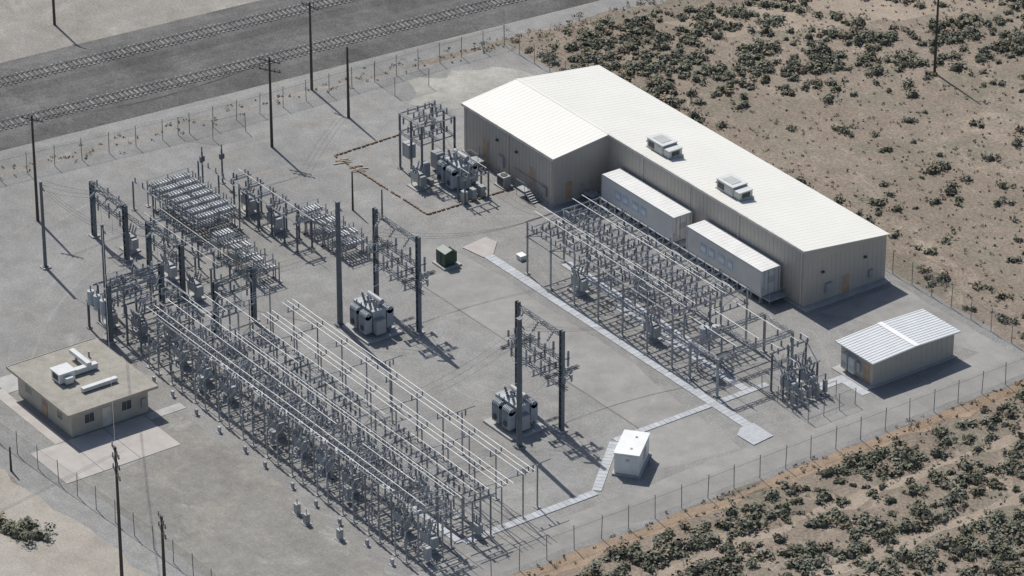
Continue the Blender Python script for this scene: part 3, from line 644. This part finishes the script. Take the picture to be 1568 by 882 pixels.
# ---------------------------------------------------------------- second switchyard
mb=MB(); xs=[-1.5+4.0*i for i in range(7)]
for i,x in enumerate(xs):
    for y in(3,7.6,12.2): col(mb,x,y,6.0 if y<12 else 5.8,.15); 
    mb.beam((x,2.8,6),(x,12.4,6),.14,'steel'); mb.beam((x,2.8,4.3),(x,12.4,4.3),.12,'steel')
    for y in np.arange(3.8,12,.9): mb.ins((x,y,6.05) if i%2 else (x,y,4.35),(x,y,6.6) if i%2 else (x,y,4.9),.1)
    for y in(3,7.6): mb.beam((x,y,4.3),(x,y+4.5,6),.045,'steel')
    if i<6:
        for sx in(1.3,2.7): mb.beam((x+sx,2.9,5.2),(x+sx,12.2,5.2),.1,'steel'); mb.beam((x+sx,2.9,6),(x+sx,12.2,6),.09,'steel')
        for yy in(5.2,9.9): switch(mb,x+2,yy,5.3,'x',.85,4,1.6)
        for yy in(6,9.2): switch(mb,x+2,yy,4.2,'y',.8,3,1.4)
        switch(mb,x+2,7.5,6.1,'y',.9,3,1.6)
        for q in range(8): yy=R(3.4,11.8); mb.jump((x+R(.3,1.5),yy,6.4),(x+R(2,3.5),yy+R(-.6,.6),5.0),.3)
        for q in range(4): mb.ins((x+.8+q*.8,3,5.9),(x+.8+q*.8,3,5.2),.1); mb.ins((x+.8+q*.8,12.2,5.8),(x+.8+q*.8,12.2,5.1),.1)
        if i in(1,4): breaker(mb,x+2,5.0,mat='cab')
        if i==2: breaker(mb,x+2,9.8)
        mb.beam((x,3,4.3),(x+4,3,6),.045,'steel'); mb.beam((x+4,12.2,4.3),(x,12.2,6),.045,'steel')
for y in(3,7.6,12.2):
    mb.beam((-1.7,y,5.95),(22.7,y,5.95),.13,'steel'); mb.beam((-1.7,y,4.25),(22.7,y,4.25),.11,'steel'); mb.beam((-1.5,y,5.2),(22.5,y,5.2),.07,'steel')
dx=4.0
for y in(4.2,5.4,9.0,10.2): segtube(y,6.65,-2,23)
for y in(6.6,11.2): segtube(y,5.0,-1.5,22.5)
mb.bx(-1,22,6.9,8.1,0,.1,'trench')
mb.obj('second_switchyard_structure')
mb=MB()
for x in(25.2,29.5):
    for y in(3.1,12.3): col(mb,x,y,4.2,.2)
    mb.lattice((x,3.1,4.2),(x,12.3,4.2),.4,.35,'steel',12,.07)
for y in(3.1,7.7,12.3): mb.lattice((25.2,y,4.1),(29.5,y,4.1),.3,.3,'steel',6,.06)
for y in(5,7.7,10.4): mb.ins((25.2,y,4.4),(25.2,y,5.1),.12); mb.ins((29.5,y,4.4),(29.5,y,5.1),.12); mb.tube((22.5,y,5.2),(30,y,5.15),.035,'tube',6)
mb.beam((24.3,4.6,3.0),(24.3,7.8,3.0),.14,'steel'); col(mb,24.3,4.7,3.0,.15); col(mb,24.3,7.7,3.0,.15)
mb.tube((24.3,5.5,3.05),(24.3,5.5,4.6),.42,'xf',12,.5); mb.tube((24.3,6.9,3.05),(24.3,6.9,4.3),.38,'cab',12)
for yy in(5.5,6.9): mb.ins((24.3,yy,4.5),(24.3,yy,5.2),.12)
mb.obj('bus_tie_frame')
mb=MB()
for x in(31.8,33.6):
    for y in(7.9,9.9,12.1): col(mb,x,y,4.3 if x<33 else 2.8,.15,'dsteel')
    mb.beam((x,7.6,4.3 if x<33 else 2.8),(x,12.4,4.3 if x<33 else 2.8),.15,'steel')
mb.lattice((31.8,7.9,3.0),(31.8,12.1,3.0),.25,.25,'steel',6,.05)
for y in(7.9,9.9,12.1): mb.beam((31.8,y,4.3),(33.6,y,2.8),.09,'steel')
switch(mb,31.8,10,4.4,'x',1.2,4,1.2); switch(mb,32.8,10,2.9,'x',.9,4,1.2); 
for i in range(5): mb.box((35.2,7.8+i*1.0,1.0),(.4,.3,1.3),'steel'); mb.ins((35.2,7.8+i,1.7),(35.2,7.8+i,2.4),.1); mb.box((35.2,7.8+i,.08),(.7,.6,.16),'conc')
for x in(34.8,36.4): 
    for y in(7.5,12.2): mb.tube((x,y,0),(x,y,2.0),.04,'steel',5)
mb.beam((36.4,7.5,2),(36.4,12.2,2),.05,'steel'); mb.beam((34.8,7.5,2),(34.8,12.2,2),.05,'steel')
breaker(mb,33,9); breaker(mb,33,11.3)
mb.obj('switch_rack')
fence('chain_link_fence',[(31.3,7.2),(38.3,7.2),(38.3,13)],h=1.8,sp=2.3,barb=False)
# ---------------------------------------------------------------- small things
mb=MB(); mb.box((-8,-2.4,.1),(2.2,2.2,.2),'conc'); mb.box((-8,-2.6,.95),(1.6,1.2,1.5),'green'); mb.add([(-8.8,-3.2,1.7),(-7.2,-3.2,1.7),(-7.2,-2,1.7),(-8.8,-2,1.7),(-8.8,-2.3,1.95),(-7.2,-2.3,1.95)],[(0,1,5,4),(1,2,5),(2,3,4,5),(3,0,4)],'green')
for i in range(7): mb.box((-8.6+i*.2,-1.8,.95),(.06,.4,1.2),'green')
mb.box((-8,-3.215,.95),(.05,.03,1.4),'dark'); mb.obj('pad_mounted_transformer')
mb=MB(); mb.box((-19,12.6,.08),(1.7,1.4,.16),'conc'); mb.box((-19,12.6,.7),(1.2,.95,1.1),'cab'); mb.tube((-19,12.6,1.25),(-19,12.6,1.32),.38,'dark',12); mb.box((-19,12.11,.7),(1,.03,.8),'dark'); mb.obj('ground_air_conditioner')
mb=MB(); mb.box((-4.5,4.4,.25),(.8,.7,.5),'offw'); mb.box((-4.5,4.4,.52),(.9,.8,.06),'white'); mb.obj('valve_box')
mb=MB()
pts=[(-35.4,10.6),(-35.2,1.9),(-18.1,2.2),(-17.9,13.0)]
for i in range(3):
    A=Vector(pts[i]);Bv=Vector(pts[i+1]); Ld=(Bv-A).length; n=int(Ld/.55); an=math.atan2((Bv-A).y,(Bv-A).x)
    for j in range(n):
        if random.random()<.92: q=A.lerp(Bv,(j+.5)/n); mb.box((q.x+R(-.04,.04),q.y+R(-.04,.04),.08),(.44,.16,.16),'brown',an+R(-.1,.1))
mb.obj('low_orange_barrier')
mb=MB()
for i in range(7):
    x,y=-33+R(-1,2.5),1.2+R(-.8,1.6); an=R(1,1.5); mb.box((x,y,.07+.02*i),(1.5,.12,.08),'lumber',an)
mb.obj('lumber_pile')
mb=MB()
for i in range(11):
    x=-5+i*4.1+R(-.5,.5); mb.box((x,-39.4,.35),(.3,.25,.6),'cab'); mb.box((x,-39.4,.04),(.6,.5,.08),'conc')
for x,y in((24,-41.5),(26,-41.8),(30,-40.8)): mb.box((x,y,.6),(.5,.45,1.0),'cab'); mb.box((x,y,.05),(.8,.7,.1),'conc'); mb.tube((x,y,1.1),(x,y,1.6),.05,'steel',5)
mb.obj('control_cabinets')
# ---------------------------------------------------------------- vegetation
def veg(name,items,mats,leafs,lsz,core=True):
    V=[];Fn=[];MI=[]; off=0
    for (x,y,R_,mi) in items:
        ncl=rng.integers(5,9); cl=np.stack([rng.normal(0,R_*.40,ncl),rng.normal(0,R_*.40,ncl),rng.uniform(.15,.5,ncl)*R_],1)
        n=int(leafs*(.5+R_*.7)); ci=rng.integers(0,ncl,n); dirs=rng.normal(0,1,(n,3)); dirs/=np.linalg.norm(dirs,axis=1)[:,None]
        rr=R_*rng.uniform(.25,.5,n)[:,None]; c=cl[ci]+dirs*rr*np.array([1,1,.75]); c[:,2]=np.abs(c[:,2])+.03
        c+=np.array([x,y,0])
        # leaf clusters lie roughly tangential to the crown surface, facing outwards/upwards
        nn=dirs+np.array([0,0,.7])+rng.normal(0,.35,(n,3)); nn/=np.linalg.norm(nn,axis=1)[:,None]
        u=np.cross(nn,rng.normal(0,1,(n,3))); u/=np.linalg.norm(u,axis=1)[:,None]+1e-6; w_=np.cross(nn,u)
        s=lsz*rng.uniform(.5,1.3,n)[:,None]
        q=np.stack([c-u*s,c+w_*s*.65,c+u*s,c-w_*s*.65],1).reshape(-1,3); q[:,2]=np.maximum(q[:,2],.02)
        V.append(q); Fn.append((np.arange(n*4)+off).reshape(-1,4)); MI.append(np.full(n,mi)); off+=n*4
        if core:
            k_=7; th_=np.linspace(0,2*np.pi,k_,endpoint=False); rad=R_*.5*rng.uniform(.8,1.15,k_)
            ring=np.stack([x+rad*np.cos(th_),y+rad*np.sin(th_),np.full(k_,.02)],1); r2=np.stack([x+rad*.7*np.cos(th_),y+rad*.7*np.sin(th_),np.full(k_,R_*.35)],1); r3=np.stack([x+rad*.3*np.cos(th_),y+rad*.3*np.sin(th_),np.full(k_,R_*.48)],1)
            V.append(np.concatenate([ring,r2,r3])); fs=[]
            for i in range(k_):
                j=(i+1)%k_; fs+= [(off+i,off+j,off+k_+j,off+k_+i),(off+k_+i,off+k_+j,off+2*k_+j,off+2*k_+i)]
            Fn.append(np.array(fs)); MI.append(np.full(len(fs),len(mats)-1)); off+=3*k_
    V=np.concatenate(V);Fa=np.concatenate(Fn);MI=np.concatenate(MI)
    me=bpy.data.meshes.new(name); me.vertices.add(len(V)); me.vertices.foreach_set('co',V.astype(np.float32).ravel())
    me.loops.add(Fa.size); me.loops.foreach_set('vertex_index',Fa.astype(np.int32).ravel()); me.polygons.add(len(Fa))
    me.polygons.foreach_set('loop_start',np.arange(0,Fa.size,4,dtype=np.int32)); me.polygons.foreach_set('loop_total',np.full(len(Fa),4,dtype=np.int32))
    for q in mats: me.materials.append(M[q])
    me.polygons.foreach_set('material_index',MI.astype(np.int32)); me.update(calc_edges=True); me.validate()
    o=bpy.data.objects.new(name,me); SC.collection.objects.link(o)
VM=['leafg','leafm','leafd','core']
def dens(x,y):
    n1=noise.noise(Vector((x*.13,y*.13,1.3)))+.5*noise.noise(Vector((x*.35,y*.35,5.3)))
    if x>46.4:
        d=.85+n1*1.1
        if 50.9<x<52.8: d*=.10
        if 59.5<x<62.0: d*=.2
        return d
    if y>34.2:
        ed=-22+.3*(y-44)+5*noise.noise(Vector((x*.05,y*.05,9)))
        if x<ed:
            d=.75+n1*1.2
            if y>54 and -40+(y-54)*.42<x<-32+(y-54)*.36: d-=.7
            if x<-44: d*=.4
            return d
        return .035+max(0,n1)*.14+(.12 if x<ed+5 else 0)+(.06 if x>4 else 0)
    return 0
items=[]
for _ in range(60000):
    x=rng.uniform(-60,85); y=rng.uniform(-75,100)
    r_=.5835*x+.8121*y; f_=-.8121*x+.5835*y
    if abs(r_)>60 or f_<-72 or f_>80: continue
    if not((x>46.4) or y>34.2): continue
    if x<-47.5+(y-33)*.12: continue
    if rng.random()<dens(x,y)*.34:
        R_=float(np.clip(rng.lognormal(-.42,.38),.28,1.45)); u_=rng.random(); items.append((x,y,R_,0 if u_<.55 else (1 if u_<.88 else 2)))
veg('desert_shrubs',items,VM,58,.18)
items=[]
for _ in range(9000):
    x=rng.uniform(-60,85); y=rng.uniform(-60,100)
    r_=.5835*x+.8121*y; f_=-.8121*x+.5835*y
    if abs(r_)>62 or f_<-70 or f_>75: continue
    if (x>44.8) or (y>33.8 and x>-48+(y-33)*.12): items.append((x,y,rng.uniform(.1,.34),2 if rng.random()<.6 else 0))
for _ in range(220):
    y=rng.uniform(-50,70); items.append((-50.3+.07*y+rng.normal(0,1.0),y,rng.uniform(.12,.4),2))
for _ in range(130): y=rng.uniform(30,75); items.append((-50+.06*y+rng.normal(0,.8),y,rng.uniform(.3,.7),2))
for _ in range(60): items.append((44.4+rng.normal(0,.3),rng.uniform(-30,33),rng.uniform(.15,.4),2))
veg('dry_grass_tufts',items,VM,14,.11,False)
veg('roadside_bush',[(12.6,-64,1.7,1),(13.8,-62.9,1.2,0),(11.2,-64.6,1.4,1),(10,-66,1.3,1),(9.2,-64.5,1.0,2),(11.6,-62.6,.9,0)],VM,160,.17)
